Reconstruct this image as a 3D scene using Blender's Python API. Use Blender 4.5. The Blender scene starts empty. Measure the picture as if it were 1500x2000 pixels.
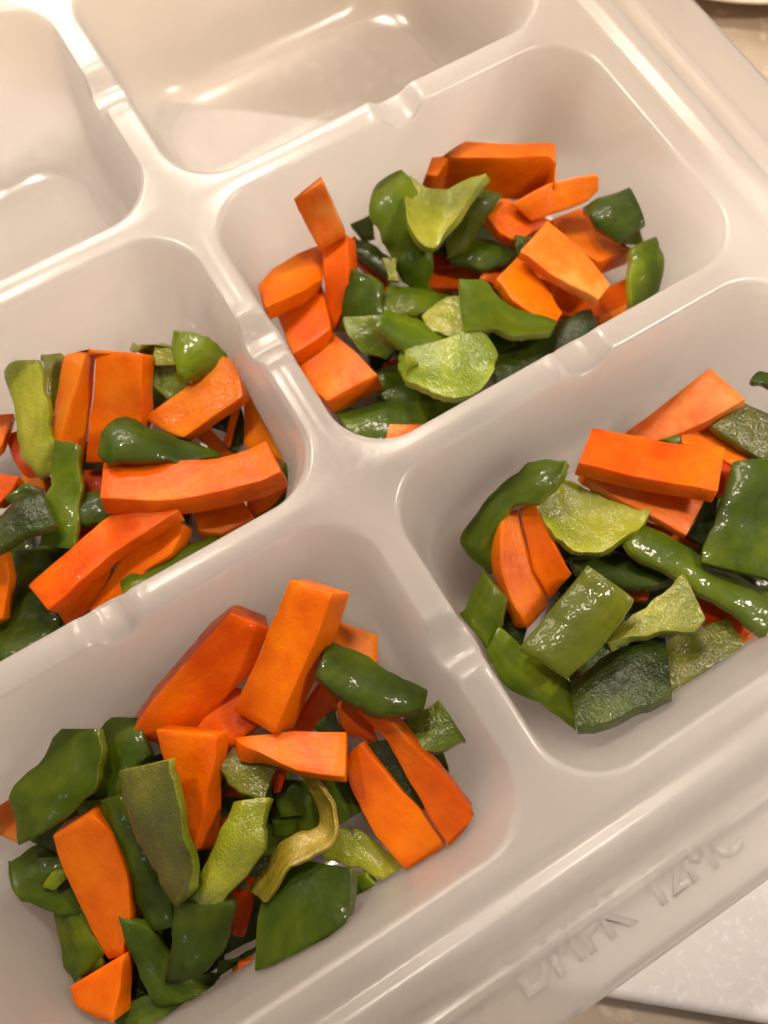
import bpy, bmesh, math, random
from mathutils import Vector, Matrix, noise

# ------------------------------------------------------------------ scene, camera, light
scene = bpy.context.scene
COL = scene.collection
U = 0.65                      # one compartment pitch, in decimetres
F_PX = 1620.0
CAM_M = Matrix(((0.8559361420069401, 0.4923535551433657, -0.15799144769247453),
                (-0.5170612090299145, 0.817680917666765, -0.25307236712086945),
                (0.0045855122721761956, 0.29830503452225837, 0.9544595745529907)))
CAM_C = Vector((-0.31418649, -1.6620668, 2.05796044))
cam_d = bpy.data.cameras.new('camera')
cam = bpy.data.objects.new('camera', cam_d)
COL.objects.link(cam)
cam.matrix_world = Matrix.Translation(CAM_C * U) @ CAM_M.to_4x4()
cam_d.sensor_fit = 'HORIZONTAL'
cam_d.sensor_width = 36.0
cam_d.lens = 36.0 * F_PX / 1500.0
cam_d.clip_start = 0.02
cam_d.clip_end = 100.0
cam_d.dof.use_dof = True
cam_d.dof.focus_distance = 2.22 * U
cam_d.dof.aperture_fstop = 1.9
scene.camera = cam

world = bpy.data.worlds.new('World')
scene.world = world
world.use_nodes = True
wn = world.node_tree
bg = wn.nodes['Background']
bg.inputs['Color'].default_value = (1.0, 0.83, 0.71, 1)
bg.inputs['Strength'].default_value = 0.15

def area(name, loc, target, size, energy, color, shape='DISK'):
    d = bpy.data.lights.new(name, 'AREA')
    d.shape = shape
    d.size = size
    d.energy = energy
    d.color = color
    o = bpy.data.objects.new(name, d)
    COL.objects.link(o)
    o.location = Vector(loc) * U
    o.rotation_euler = (Vector(target) - Vector(loc)).to_track_quat('-Z', 'Y').to_euler()
    return o
area('ceiling_lamp', (0.9, 1.6, 3.9), (0.3, -0.6, 0), 0.5, 42, (1.0, 0.83, 0.67))
area('side_lamp', (3.0, -2.2, 3.1), (0.3, -0.9, 0), 0.4, 44, (1.0, 0.86, 0.73))
bl = area('added_glare_light', (0.8, 4.9, 3.65), (0.4, 0.2, 0), 4.2 * U, 118, (1.0, 0.85, 0.70), 'RECTANGLE')  # added light, placed so its reflection puts glare on the empty cup floors
bl.data.size_y = 1.0 * U
area('small_lamp', (-1.2, 2.6, 6.0), (0.3, -0.8, 0), 0.10, 60, (1.0, 0.86, 0.70))
area('cool_window', (-4.5, -2.5, 4.0), (-0.5, -1.6, 0), 0.5, 6, (0.62, 0.76, 1.0))

scene.view_settings.view_transform = 'Standard'
scene.view_settings.look = 'None'
scene.view_settings.exposure = 0.33
scene.view_settings.gamma = 1.0
scene.cycles.use_denoising = True
scene.cycles.max_bounces = 16
scene.cycles.diffuse_bounces = 10
scene.cycles.glossy_bounces = 4
scene.cycles.transmission_bounces = 12
scene.cycles.transparent_max_bounces = 8
scene.cycles.sample_clamp_indirect = 20.0
scene.cycles.caustics_reflective = False
scene.cycles.caustics_refractive = True

# ------------------------------------------------------------------ materials
def new_mat(name):
    m = bpy.data.materials.new(name)
    m.use_nodes = True
    nt = m.node_tree
    b = nt.nodes['Principled BSDF']
    return m, nt, b
def N(nt, t, **kw):
    n = nt.nodes.new(t)
    for k, v in kw.items():
        if k in n.inputs: n.inputs[k].default_value = v
        else: setattr(n, k, v)
    return n
def ramp(nt, fac, stops):
    r = nt.nodes.new('ShaderNodeValToRGB')
    el = r.color_ramp.elements
    while len(el) < len(stops): el.new(0.5)
    for e, (p, c) in zip(el, stops):
        e.position = p
        e.color = (*c, 1) if len(c) == 3 else c
    nt.links.new(fac, r.inputs[0])
    return r.outputs[0]
def noise_tex(nt, vec, scale, detail=3, rough=0.55, dist=0.0):
    n = nt.nodes.new('ShaderNodeTexNoise')
    n.inputs['Scale'].default_value = scale
    n.inputs['Detail'].default_value = detail
    n.inputs['Roughness'].default_value = rough
    n.inputs['Distortion'].default_value = dist
    if vec is not None: nt.links.new(vec, n.inputs['Vector'])
    return n.outputs['Fac']
def bump(nt, height, strength, dist, prev=None):
    b = nt.nodes.new('ShaderNodeBump')
    b.inputs['Strength'].default_value = strength
    b.inputs['Distance'].default_value = dist
    nt.links.new(height, b.inputs['Height'])
    if prev is not None: nt.links.new(prev, b.inputs['Normal'])
    return b.outputs[0]
def mapped(nt, src, scale):
    m = nt.nodes.new('ShaderNodeMapping')
    m.inputs['Scale'].default_value = scale
    nt.links.new(src, m.inputs['Vector'])
    return m.outputs[0]
def mixc(nt, fac, a, b, mode='MIX'):
    m = nt.nodes.new('ShaderNodeMix')
    m.data_type = 'RGBA'
    m.blend_type = mode
    for s, i in ((fac, 0), (a, 6), (b, 7)):
        if isinstance(s, (int, float)): m.inputs[i].default_value = s
        elif isinstance(s, tuple): m.inputs[i].default_value = (*s, 1)
        else: nt.links.new(s, m.inputs[i])
    return m.outputs[2]

def plastic_mat(name):
    m, nt, b = new_mat(name)
    tc = N(nt, 'ShaderNodeTexCoord')
    n1 = noise_tex(nt, tc.outputs['Object'], 3.0, 2)
    colr = ramp(nt, n1, [(0.3, (0.985, 0.955, 0.935)), (0.7, (0.992, 0.967, 0.945))])
    nt.links.new(colr, b.inputs['Base Color'])
    b.inputs['Roughness'].default_value = 0.27
    b.inputs['IOR'].default_value = 1.4
    b.inputs['Transmission Weight'].default_value = 0.86
    b.inputs['Coat Weight'].default_value = 0.3
    b.inputs['Coat Roughness'].default_value = 0.17
    h1 = noise_tex(nt, tc.outputs['Object'], 260, 2)
    h2 = noise_tex(nt, tc.outputs['Object'], 12, 5, 0.65)
    nb = bump(nt, h1, 0.10, 0.002)
    nb = bump(nt, h2, 0.05, 0.012, nb)
    nt.links.new(nb, b.inputs['Normal'])
    nt.links.new(nb, b.inputs['Coat Normal'])
    tr = N(nt, 'ShaderNodeBsdfTranslucent')
    tr.inputs['Color'].default_value = (0.99, 0.975, 0.955, 1)
    mx = N(nt, 'ShaderNodeMixShader')
    mx.inputs[0].default_value = 0.30
    nt.links.new(b.outputs[0], mx.inputs[1])
    nt.links.new(tr.outputs[0], mx.inputs[2])
    # the pressed floor of each cup is thinner and more polished than its walls
    sx = N(nt, 'ShaderNodeSeparateXYZ')
    nt.links.new(tc.outputs['Object'], sx.inputs[0])
    fl = N(nt, 'ShaderNodeMapRange')
    nt.links.new(sx.outputs['Z'], fl.inputs[0])
    fl.inputs[1].default_value = 0.030 * U; fl.inputs[2].default_value = 0.085 * U
    fl.inputs[3].default_value = 0.10; fl.inputs[4].default_value = 0.30
    nt.links.new(fl.outputs[0], mx.inputs[0])
    f2 = N(nt, 'ShaderNodeMapRange')
    nt.links.new(sx.outputs['Z'], f2.inputs[0])
    f2.inputs[1].default_value = 0.030 * U; f2.inputs[2].default_value = 0.085 * U
    f2.inputs[3].default_value = 0.12; f2.inputs[4].default_value = 0.27
    nt.links.new(f2.outputs[0], b.inputs['Roughness'])
    nt.links.new(mx.outputs[0], nt.nodes['Material Output'].inputs[0])
    return m
PLASTIC = plastic_mat('milky_plastic')

def carrot_mat(name, c0, c1, c2, speck=0.5, bumps=0.5):
    m, nt, b = new_mat(name)
    tc = N(nt, 'ShaderNodeTexCoord')
    oi = N(nt, 'ShaderNodeObjectInfo')
    add = N(nt, 'ShaderNodeVectorMath'); add.operation = 'ADD'
    nt.links.new(tc.outputs['Object'], add.inputs[0]); nt.links.new(oi.outputs['Random'], add.inputs[1])
    st = mapped(nt, tc.outputs['UV'], (10.0, 4.0, 1.0))
    n1 = noise_tex(nt, st, 3.0, 5, 0.65)
    n2 = noise_tex(nt, add.outputs[0], 9, 3)
    n3 = noise_tex(nt, add.outputs[0], 60, 3)
    col = ramp(nt, n2, [(0.35, c0), (0.52, c1), (0.68, c2)])
    col = mixc(nt, ramp(nt, n1, [(0.45, (0, 0, 0)), (0.75, (0.4, 0.4, 0.4))]), col, c2)
    geo = N(nt, 'ShaderNodeNewGeometry')
    pe = ramp(nt, geo.outputs['Pointiness'], [(0.55, (0, 0, 0)), (0.66, (0.4, 0.4, 0.4))])
    col = mixc(nt, pe, col, (0.88, 0.25, 0.02))  # paler translucent edges, with cut-corner highlights painted in as lighter orange
    hs = N(nt, 'ShaderNodeHueSaturation')
    mr = N(nt, 'ShaderNodeMapRange')
    nt.links.new(oi.outputs['Random'], mr.inputs[0])
    mr.inputs[3].default_value = 0.497; mr.inputs[4].default_value = 0.508
    nt.links.new(mr.outputs[0], hs.inputs['Hue'])
    nt.links.new(col, hs.inputs['Color'])
    nt.links.new(hs.outputs[0], b.inputs['Base Color'])
    b.inputs['Subsurface Weight'].default_value = 0.35
    b.inputs['Subsurface Radius'].default_value = (1.0, 0.30, 0.06)
    b.inputs['Subsurface Scale'].default_value = 0.03
    r = ramp(nt, n3, [(0.35, (0.28, 0.28, 0.28)), (0.7, (0.5, 0.5, 0.5))])
    nt.links.new(r, b.inputs['Roughness'])
    b.inputs['Coat Weight'].default_value = speck
    b.inputs['Coat Roughness'].default_value = 0.045
    b.inputs['Specular IOR Level'].default_value = 0.1
    nb = bump(nt, noise_tex(nt, mapped(nt, tc.outputs['UV'], (1.0, 0.7, 1.0)), 60, 3, 0.65), bumps, 0.005)
    nb = bump(nt, noise_tex(nt, add.outputs[0], 170, 2), bumps * 0.7, 0.0025, nb)
    nt.links.new(nb, b.inputs['Normal'])
    nc = bump(nt, noise_tex(nt, add.outputs[0], 75, 2, 0.6), 0.55, 0.012, nb)
    nt.links.new(nc, b.inputs['Coat Normal'])
    return m
CARROT = carrot_mat('carrot_flesh', (0.60, 0.075, 0.0), (0.71, 0.112, 0.0), (0.80, 0.165, 0.001), 0.26, 0.3)
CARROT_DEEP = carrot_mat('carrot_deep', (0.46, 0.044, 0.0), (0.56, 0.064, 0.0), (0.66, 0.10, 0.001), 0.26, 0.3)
CARROT_LIGHT = carrot_mat('carrot_light', (0.68, 0.12, 0.001), (0.74, 0.17, 0.003), (0.80, 0.24, 0.010), 0.35, 0.35)
CARROT_PALE = carrot_mat('carrot_pale', (0.68, 0.11, 0.003), (0.72, 0.15, 0.010), (0.76, 0.28, 0.06), 0.4, 0.45)

def pepper_mat(name, c0, c1, c2, wet=0.8, bumps=0.3, scale=60, rough=0.3, sss=0.2):
    m, nt, b = new_mat(name)
    tc = N(nt, 'ShaderNodeTexCoord')
    oi = N(nt, 'ShaderNodeObjectInfo')
    add = N(nt, 'ShaderNodeVectorMath'); add.operation = 'ADD'
    nt.links.new(tc.outputs['Object'], add.inputs[0]); nt.links.new(oi.outputs['Random'], add.inputs[1])
    n2 = noise_tex(nt, add.outputs[0], 7, 3, 0.6, 0.6)
    n4 = noise_tex(nt, mapped(nt, tc.outputs['UV'], (9.0, 2.0, 1.0)), 2.0, 4, 0.6)
    mr = N(nt, 'ShaderNodeMath'); mr.operation = 'MULTIPLY_ADD'
    nt.links.new(n4, mr.inputs[0]); mr.inputs[1].default_value = 0.4
    mm = N(nt, 'ShaderNodeMath'); mm.operation = 'MULTIPLY'
    nt.links.new(n2, mm.inputs[0]); mm.inputs[1].default_value = 0.6
    nt.links.new(mm.outputs[0], mr.inputs[2])
    col = ramp(nt, mr.outputs[0], [(0.36, c0), (0.5, c1), (0.62, c2)])
    geo = N(nt, 'ShaderNodeNewGeometry')
    pe = ramp(nt, geo.outputs['Pointiness'], [(0.55, (0, 0, 0)), (0.66, (0.35, 0.35, 0.35))])
    col = mixc(nt, pe, col, (min(1, c2[0] * 1.9), min(1, c2[1] * 1.6), c2[2] * 1.5))
    hs = N(nt, 'ShaderNodeHueSaturation')
    m2 = N(nt, 'ShaderNodeMapRange')
    nt.links.new(oi.outputs['Random'], m2.inputs[0])
    m2.inputs[3].default_value = 0.75; m2.inputs[4].default_value = 1.25
    nt.links.new(m2.outputs[0], hs.inputs['Value'])
    nt.links.new(col, hs.inputs['Color'])
    nt.links.new(hs.outputs[0], b.inputs['Base Color'])
    b.inputs['Subsurface Weight'].default_value = sss
    b.inputs['Subsurface Radius'].default_value = (0.5, 1.0, 0.1)
    b.inputs['Subsurface Scale'].default_value = 0.02
    b.inputs['Roughness'].default_value = rough
    b.inputs['Coat Weight'].default_value = wet
    skinny = bumps < 0.2; b.inputs['Specular IOR Level'].default_value = 0.15
    b.inputs['Coat Roughness'].default_value = 0.07 if skinny else 0.04
    nb = bump(nt, noise_tex(nt, add.outputs[0], scale, 3, 0.6), bumps, 0.006)
    nb = bump(nt, noise_tex(nt, add.outputs[0], 190 if not skinny else 110, 2, 0.6), 0.12 if skinny else 0.8, 0.003, nb)
    nb = bump(nt, noise_tex(nt, add.outputs[0], 14, 3, 0.6), 0.35, 0.012, nb)
    nb = bump(nt, noise_tex(nt, mapped(nt, tc.outputs['UV'], (8.0, 1.2, 1.0)), 3.5, 4), bumps * 0.8, 0.012, nb)
    nt.links.new(nb, b.inputs['Normal'])
    nc = bump(nt, noise_tex(nt, add.outputs[0], 34, 2, 0.55), 0.2 if skinny else 0.5, 0.016, nb)
    nt.links.new(nc, b.inputs['Coat Normal'])
    return m
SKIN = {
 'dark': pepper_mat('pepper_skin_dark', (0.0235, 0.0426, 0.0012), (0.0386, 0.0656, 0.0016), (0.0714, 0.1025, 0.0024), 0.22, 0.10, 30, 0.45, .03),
 'mid': pepper_mat('pepper_skin_mid', (0.0504, 0.0861, 0.0016), (0.0798, 0.1230, 0.0024), (0.1386, 0.1804, 0.0040), 0.22, 0.10, 30, 0.45, .03),
 'light': pepper_mat('pepper_skin_light', (0.1092, 0.1640, 0.0040), (0.1596, 0.2132, 0.0064), (0.2352, 0.2788, 0.0096), 0.4, 0.12, 30, 0.38, .05),
 'olive': pepper_mat('pepper_skin_olive', (0.0462, 0.0590, 0.0016), (0.0672, 0.0820, 0.0024), (0.1092, 0.1189, 0.0048), 0.22, 0.12, 30, 0.45, .03),
}
FLESH = {
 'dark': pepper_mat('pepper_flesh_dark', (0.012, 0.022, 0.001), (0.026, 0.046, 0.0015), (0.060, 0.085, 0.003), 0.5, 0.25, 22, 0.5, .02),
 'mid': pepper_mat('pepper_flesh_mid', (0.0714, 0.1066, 0.0024), (0.1176, 0.1640, 0.0048), (0.1848, 0.2296, 0.0096), 1.0, 0.22, 40, 0.35, .05),
 'light': pepper_mat('pepper_flesh_light', (0.1512, 0.1804, 0.0056), (0.2436, 0.2624, 0.0112), (0.3528, 0.3444, 0.0280), 1.0, 0.22, 40, 0.35, 0.08),
 'olive': pepper_mat('pepper_flesh_olive', (0.0630, 0.0697, 0.0024), (0.1050, 0.1107, 0.0048), (0.1764, 0.1640, 0.0120), 1.0, 0.28, 40, 0.35, .05),
 'tan': pepper_mat('pepper_flesh_tan', (0.11, 0.10, 0.006), (0.20, 0.15, 0.012), (0.33, 0.25, 0.04), 0.9, 0.22, 40, 0.35, .08),
}
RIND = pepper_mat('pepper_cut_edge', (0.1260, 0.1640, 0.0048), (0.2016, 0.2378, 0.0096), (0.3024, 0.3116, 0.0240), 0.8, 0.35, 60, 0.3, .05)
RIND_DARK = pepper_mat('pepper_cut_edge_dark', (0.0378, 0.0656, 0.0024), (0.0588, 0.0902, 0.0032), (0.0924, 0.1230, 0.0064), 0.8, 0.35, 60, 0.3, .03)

def stone_mat(name, c0, c1, spec=0.3, scale=3.0):
    m, nt, b = new_mat(name)
    tc = N(nt, 'ShaderNodeTexCoord')
    n1 = noise_tex(nt, tc.outputs['Object'], scale, 8, 0.7, 0.5)
    n2 = noise_tex(nt, tc.outputs['Object'], scale * 14, 4)
    col = ramp(nt, n1, [(0.3, c0), (0.7, c1)])
    col = mixc(nt, ramp(nt, n2, [(0.56, (0, 0, 0)), (0.66, (0.8, 0.8, 0.8))]), col, tuple(min(.97, v * 1.14) for v in c1))
    nt.links.new(col, b.inputs['Base Color'])
    b.inputs['Roughness'].default_value = 0.28
    nb = bump(nt, n2, 0.15, 0.004)
    nt.links.new(nb, b.inputs['Normal'])
    return m
BOARD_M = stone_mat('white_speckled_stone', (0.84, 0.81, 0.78), (0.92, 0.89, 0.86), 0.3, 5.0)
COUNTER_M = stone_mat('beige_counter_stone', (0.36, 0.28, 0.20), (0.54, 0.45, 0.35), 0.3, 1.8)
CERAMIC = stone_mat('cream_ceramic', (0.74, 0.62, 0.46), (0.78, 0.66, 0.50))

# ------------------------------------------------------------------ helpers
def tag(o, label=None, cat=None, group=None, kind=None):
    if label: o['label'] = label
    if cat: o['category'] = cat
    if group: o['group'] = group
    if kind: o['kind'] = kind
    return o
def link_mesh(name, verts, faces, mats, parent=None, smooth=True, midx=None, origin=None):
    me = bpy.data.meshes.new(name)
    og = Vector(origin) if origin is not None else Vector((0, 0, 0))
    me.from_pydata([tuple(Vector(v) - og) for v in verts], [], faces)
    for m in (mats if isinstance(mats, (list, tuple)) else [mats]): me.materials.append(m)
    if midx: me.polygons.foreach_set('material_index', midx)
    if smooth: me.polygons.foreach_set('use_smooth', [True] * len(me.polygons))
    me.update()
    o = bpy.data.objects.new(name, me)
    o.location = og
    COL.objects.link(o)
    if parent: o.parent = parent
    return o

# ------------------------------------------------------------------ setting: counter, board, plate
def lathe(name, prof, mat, centre, n=128, parent=None):
    verts, faces = [], []
    k = len(prof)
    for i in range(n):
        a = 2 * math.pi * i / n
        for r, z in prof: verts.append(((r * math.cos(a)) * U, (r * math.sin(a)) * U, z * U))
    for i in range(n):
        j = (i + 1) % n
        for q in range(k - 1): faces.append((i * k + q, j * k + q, j * k + q + 1, i * k + q + 1))
    me = bpy.data.meshes.new(name)
    me.from_pydata(verts, [], faces)
    bm = bmesh.new(); bm.from_mesh(me); bmesh.ops.remove_doubles(bm, verts=bm.verts, dist=1e-5)
    bmesh.ops.recalc_face_normals(bm, faces=bm.faces); bm.to_mesh(me); bm.free()
    me.materials.append(mat)
    me.polygons.foreach_set('use_smooth', [True] * len(me.polygons))
    o = bpy.data.objects.new(name, me); COL.objects.link(o)
    o.location = Vector(centre) * U
    if parent: o.parent = parent
    return o
ZB = -0.545
bt = 0.075
cs = [(-7, -7), (7, -7), (7, 7), (-7, 7)]
z0 = ZB - bt - 0.002
link_mesh('counter', [(x * U, y * U, z0 * U) for x, y in cs] + [(x * U, y * U, (z0 - 0.5) * U) for x, y in cs],
          [(0, 1, 2, 3), (7, 6, 5, 4), (0, 4, 5, 1), (1, 5, 6, 2), (2, 6, 7, 3), (3, 7, 4, 0)], COUNTER_M, smooth=False)['kind'] = 'structure'
ed = Vector((0.77, -0.638, 0)).normalized(); en = Vector((0.638, 0.77, 0)).normalized()
p0 = Vector((-0.116, -2.485, 0))
bw, hl = 2.86, 3.4
prof = [(0.035, 0.0), (0.020, -.004), (0.008, -.014), (0.001, -.030), (0.0, -.045), (0.004, -.062), (0.016, -.072), (0.03, -bt)]
bv, bf = [], []
def ringpts(ins, z, n=10, rc=.22):
    out = []
    a, b = hl - ins, bw / 2 - ins
    for (sx, sy, a0) in ((1, -1, -90), (1, 1, 0), (-1, 1, 90), (-1, -1, 180)):
        for k in range(n + 1):
            t = math.radians(a0 + 90 * k / n)
            out.append(p0 + en * (bw / 2) + ed * (sx * (a - rc) + rc * math.cos(t)) + en * (sy * (b - rc) + rc * math.sin(t)) + Vector((0, 0, ZB + z)))
    return out
for ins, z in prof: bv.extend(ringpts(ins, z))
nb_ = 44
for k in range(len(prof) - 1):
    for i in range(nb_):
        j = (i + 1) % nb_
        bf.append((k * nb_ + j, k * nb_ + i, (k + 1) * nb_ + i, (k + 1) * nb_ + j))
bf.append(tuple(range(nb_))); bf.append(tuple(reversed(range((len(prof) - 1) * nb_, len(prof) * nb_))))
bd = link_mesh('stone_board', [v * U for v in bv], bf, BOARD_M, origin=(p0 + en * bw / 2 + Vector((0, 0, ZB - bt))) * U)
tag(bd, 'white speckled stone board with a rounded edge under the plastic tray', 'board')
pl = lathe('ceramic_plate', [(0, 0), (.7, 0), (.78, .02), (1.0, .10), (1.02, .115), (1.0, .125), (.78, .05), (.7, .03), (0, .03)], CERAMIC, (3.05, 0.93, z0 + 0.002))
tag(pl, 'cream ceramic dish on the counter behind the tray rim', 'dish')

# ------------------------------------------------------------------ the tray
W = 1.4077
G = 0.03
def rrect_foot(px, py, a, b, r):
    """segment-parametrised foot point of (px,py) on a rounded rectangle of half sizes a,b; returns key for rrect_at"""
    sx = 1 if px >= 0 else -1
    sy = 1 if py >= 0 else -1
    ax, ay = abs(px), abs(py)
    cx, cy = a - r, b - r
    if ax > cx and ay > cy: return ('c', sx, sy, math.atan2(ay - cy, ax - cx))
    if a - ax < b - ay: return ('x', sx, sy, ay / cy)
    return ('y', sx, sy, ax / cx)
def rrect_at(key, a, b, r):
    k, sx, sy, t = key
    cx, cy = a - r, b - r
    if k == 'c': return sx * (cx + r * math.cos(t)), sy * (cy + r * math.sin(t))
    if k == 'x': return sx * a, sy * t * cy
    return sx * t * cx, sy * b
WALL = [(0, 0.0), (.004, -.0006), (.009, -.003), (.013, -.008), (.016, -.018), (.021, -.05), (.036, -.12), (.046, -.20),
        (.056, -.28), (.066, -.36), (.074, -.41), (.088, -.448), (.11, -.478), (.14, -.499), (.175, -.512), (.22, -.5185), (.27, -.52)]
NOTCH = [(0, -.5, 'v'), (0, .5, 'v'), (0, 1.5, 'v'), (W / 2 + .04, 0, 'h'), (W / 2 + .03, 1, 'h'), (-W / 2, 1, 'h'), (-W / 2, 0, 'h')]
def deform(x, y, z):
    for nu, nv, d in NOTCH:
        dx, dy = x - nu, y + nv
        al, ac = (dx, dy) if d == 'h' else (dy, dx)
        if abs(al) < .16 and abs(ac) < .12:
            w = math.exp(-(al / .058) ** 4) * math.exp(-(ac / .085) ** 6)
            lip = math.exp(-((abs(al) - .082) / .018) ** 2) * math.exp(-(ac / .05) ** 4)
            z += -.040 * w * max(0.0, 1 + z / .12) + .005 * lip
            # the spout bulges into the compartment either side
            if abs(ac) > .03:
                s = 1 if ac > 0 else -1
                bul = .012 * math.exp(-(al / .05) ** 4) * math.exp(-((z + .05) / .05) ** 2)
                if d == 'h': y += s * bul
                else: x += s * bul
    return x, y, z
tv, tf = [], []
NX, NY = 118, 84
def cell(cx, cy):
    base = len(tv)
    A, B = W / 2, 0.5
    edge = []
    for i in range(NX): edge.append((-A + 2 * A * i / NX, -B))
    for i in range(NY): edge.append((A, -B + 2 * B * i / NY))
    for i in range(NX): edge.append((A - 2 * A * i / NX, B))
    for i in range(NY): edge.append((-A, B - 2 * B * i / NY))
    a0, b0, r0 = A - G, B - G, 0.165
    keys = [rrect_foot(x, y, a0, b0, r0) for x, y in edge]
    rings = [[(x, y, 0.004) for x, y in edge]]
    rings.append([(x + (fx - x) * .5, y + (fy - y) * .5, 0.0032) for (x, y), (fx, fy) in zip(edge, [rrect_at(k, a0, b0, r0) for k in keys])])
    full = []
    for j in range(len(WALL) - 1):
        (d1, z1), (d2, z2) = WALL[j], WALL[j + 1]
        sub = 3 if (z1 - z2) > .04 else 1
        for s in range(sub): full.append((d1 + (d2 - d1) * s / sub, z1 + (z2 - z1) * s / sub))
    full.append(WALL[-1])
    for d, z in full:
        f = min(1, d / .27)
        r = r0 + 0.045 * min(1, d / .1) - max(0, (d - .12)) * .55
        rings.append([(*rrect_at(k, a0 - d, b0 - d, r), z) for k in keys])
    last = rings[-1]
    for s in (0.8, 0.55, 0.3, 0.1):
        rings.append([(x * s, y * s, -0.52 + .006 * (1 - s)) for x, y, z in last])
    n = len(edge)
    for ring in rings:
        for x, y, z in ring: tv.append(deform(x + cx, y + cy, z))
    for k in range(len(rings) - 1):
        for i in range(n):
            j = (i + 1) % n
            tf.append((base + k * n + i, base + k * n + j, base + (k + 1) * n + j, base + (k + 1) * n + i))
    c = len(tv)
    tv.append((cx, cy, -0.5135))
    k = len(rings) - 1
    for i in range(n): tf.append((base + k * n + i, base + k * n + (i + 1) % n, c))
for cx in (-W / 2, W / 2):
    for cy in (-1.5, -0.5, 0.5): cell(cx, cy)
RIM = [(0, .004), (.012, .001), (.024, -.004), (.034, -.006), (.046, 0), (.058, .010), (.070, .016), (.082, .018), (.094, .015), (.106, .006), (.118, -.008), (.130, -.024),
       (.142, -.036), (.154, -.040), (.168, -.038), (.178, -.031), (.188, -.028), (.198, -.031), (.208, -.038), (.225, -.040), (.26, -.042), (.30, -.044),
       (.325, -.046), (.336, -.049), (.342, -.056), (.344, -.075), (.345, -.105)]
def rim():
    base = len(tv)
    A, B = W, 1.5
    edge = []
    for i in range(2 * NX): edge.append((-A + 2 * A * i / (2 * NX), -B))
    for i in range(3 * NY): edge.append((A, -B + 2 * B * i / (3 * NY)))
    for i in range(2 * NX): edge.append((A - 2 * A * i / (2 * NX), B))
    for i in range(3 * NY): edge.append((-A, B - 2 * B * i / (3 * NY)))
    n = len(edge)
    for j, (e, z) in enumerate(RIM):
        for x, y in edge:
            if j == 0: q = (x, y)
            else:
                a, b = A + e * 1.25, B + e
                r = 0.02 + e * 0.9
                q = rrect_at(rrect_foot(x * a / A * .999, y * b / B * .999, a, b, r), a, b, r)
            tv.append((q[0], q[1] - 0.5, z))
    for k in range(len(RIM) - 1):
        for i in range(n):
            j = (i + 1) % n
            tf.append((base + k * n + j, base + k * n + i, base + (k + 1) * n + i, base + (k + 1) * n + j))
rim()
tray = bpy.data.objects.new('food_tray', None)
COL.objects.link(tray)
tray.location = (0, -0.5 * U, ZB * U)
tag(tray, 'milky translucent plastic tray of six deep compartments holding cut vegetables', 'tray')
me = bpy.data.meshes.new('tray_body')
me.from_pydata([(x * U, (y + .5) * U, (z - ZB) * U) for x, y, z in tv], [], tf)
bm = bmesh.new(); bm.from_mesh(me)
bmesh.ops.remove_doubles(bm, verts=bm.verts, dist=1e-4)
bmesh.ops.recalc_face_normals(bm, faces=bm.faces)
up = sum(f.normal.z * f.calc_area() for f in bm.faces)
if up < 0: bmesh.ops.reverse_faces(bm, faces=bm.faces)
bm.to_mesh(me); bm.free()
me.materials.append(PLASTIC)
me.polygons.foreach_set('use_smooth', [True] * len(me.polygons))
body = bpy.data.objects.new('tray_body', me)
COL.objects.link(body); body.parent = tray
sm = body.modifiers.new('thickness', 'SOLIDIFY')
sm.thickness = 0.012 * U; sm.offset = -1
def lettering(txt, x, y, size, rot):
    cu = bpy.data.curves.new('lettering', 'FONT')
    cu.body = txt; cu.size = size * U; cu.extrude = .003 * U; cu.bevel_depth = .0055 * U; cu.bevel_resolution = 4; cu.offset = -.0015 * U
    cu.align_x = 'CENTER'; cu.space_character = 1.0
    t = bpy.data.objects.new('tmp', cu)
    COL.objects.link(t)
    dg = bpy.context.evaluated_depsgraph_get()
    m2 = bpy.data.meshes.new_from_object(t.evaluated_get(dg))
    bpy.data.objects.remove(t)
    m2.name = 'lettering'
    m2.materials.clear(); m2.materials.append(PLASTIC)
    m2.polygons.foreach_set('use_smooth', [True] * len(m2.polygons))
    o = bpy.data.objects.new('lettering', m2)
    COL.objects.link(o); o.parent = tray
    o.location = (x * U, (y + .5) * U, (-.041 - ZB) * U)
    o.rotation_euler = (0, 0, rot)
    o['kind'] = 'stuff'
    return o
lettering('DMPK', -0.135, -2.247, .112, 0)
lettering('12MC', 0.205, -2.250, .106, 0)

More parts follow.
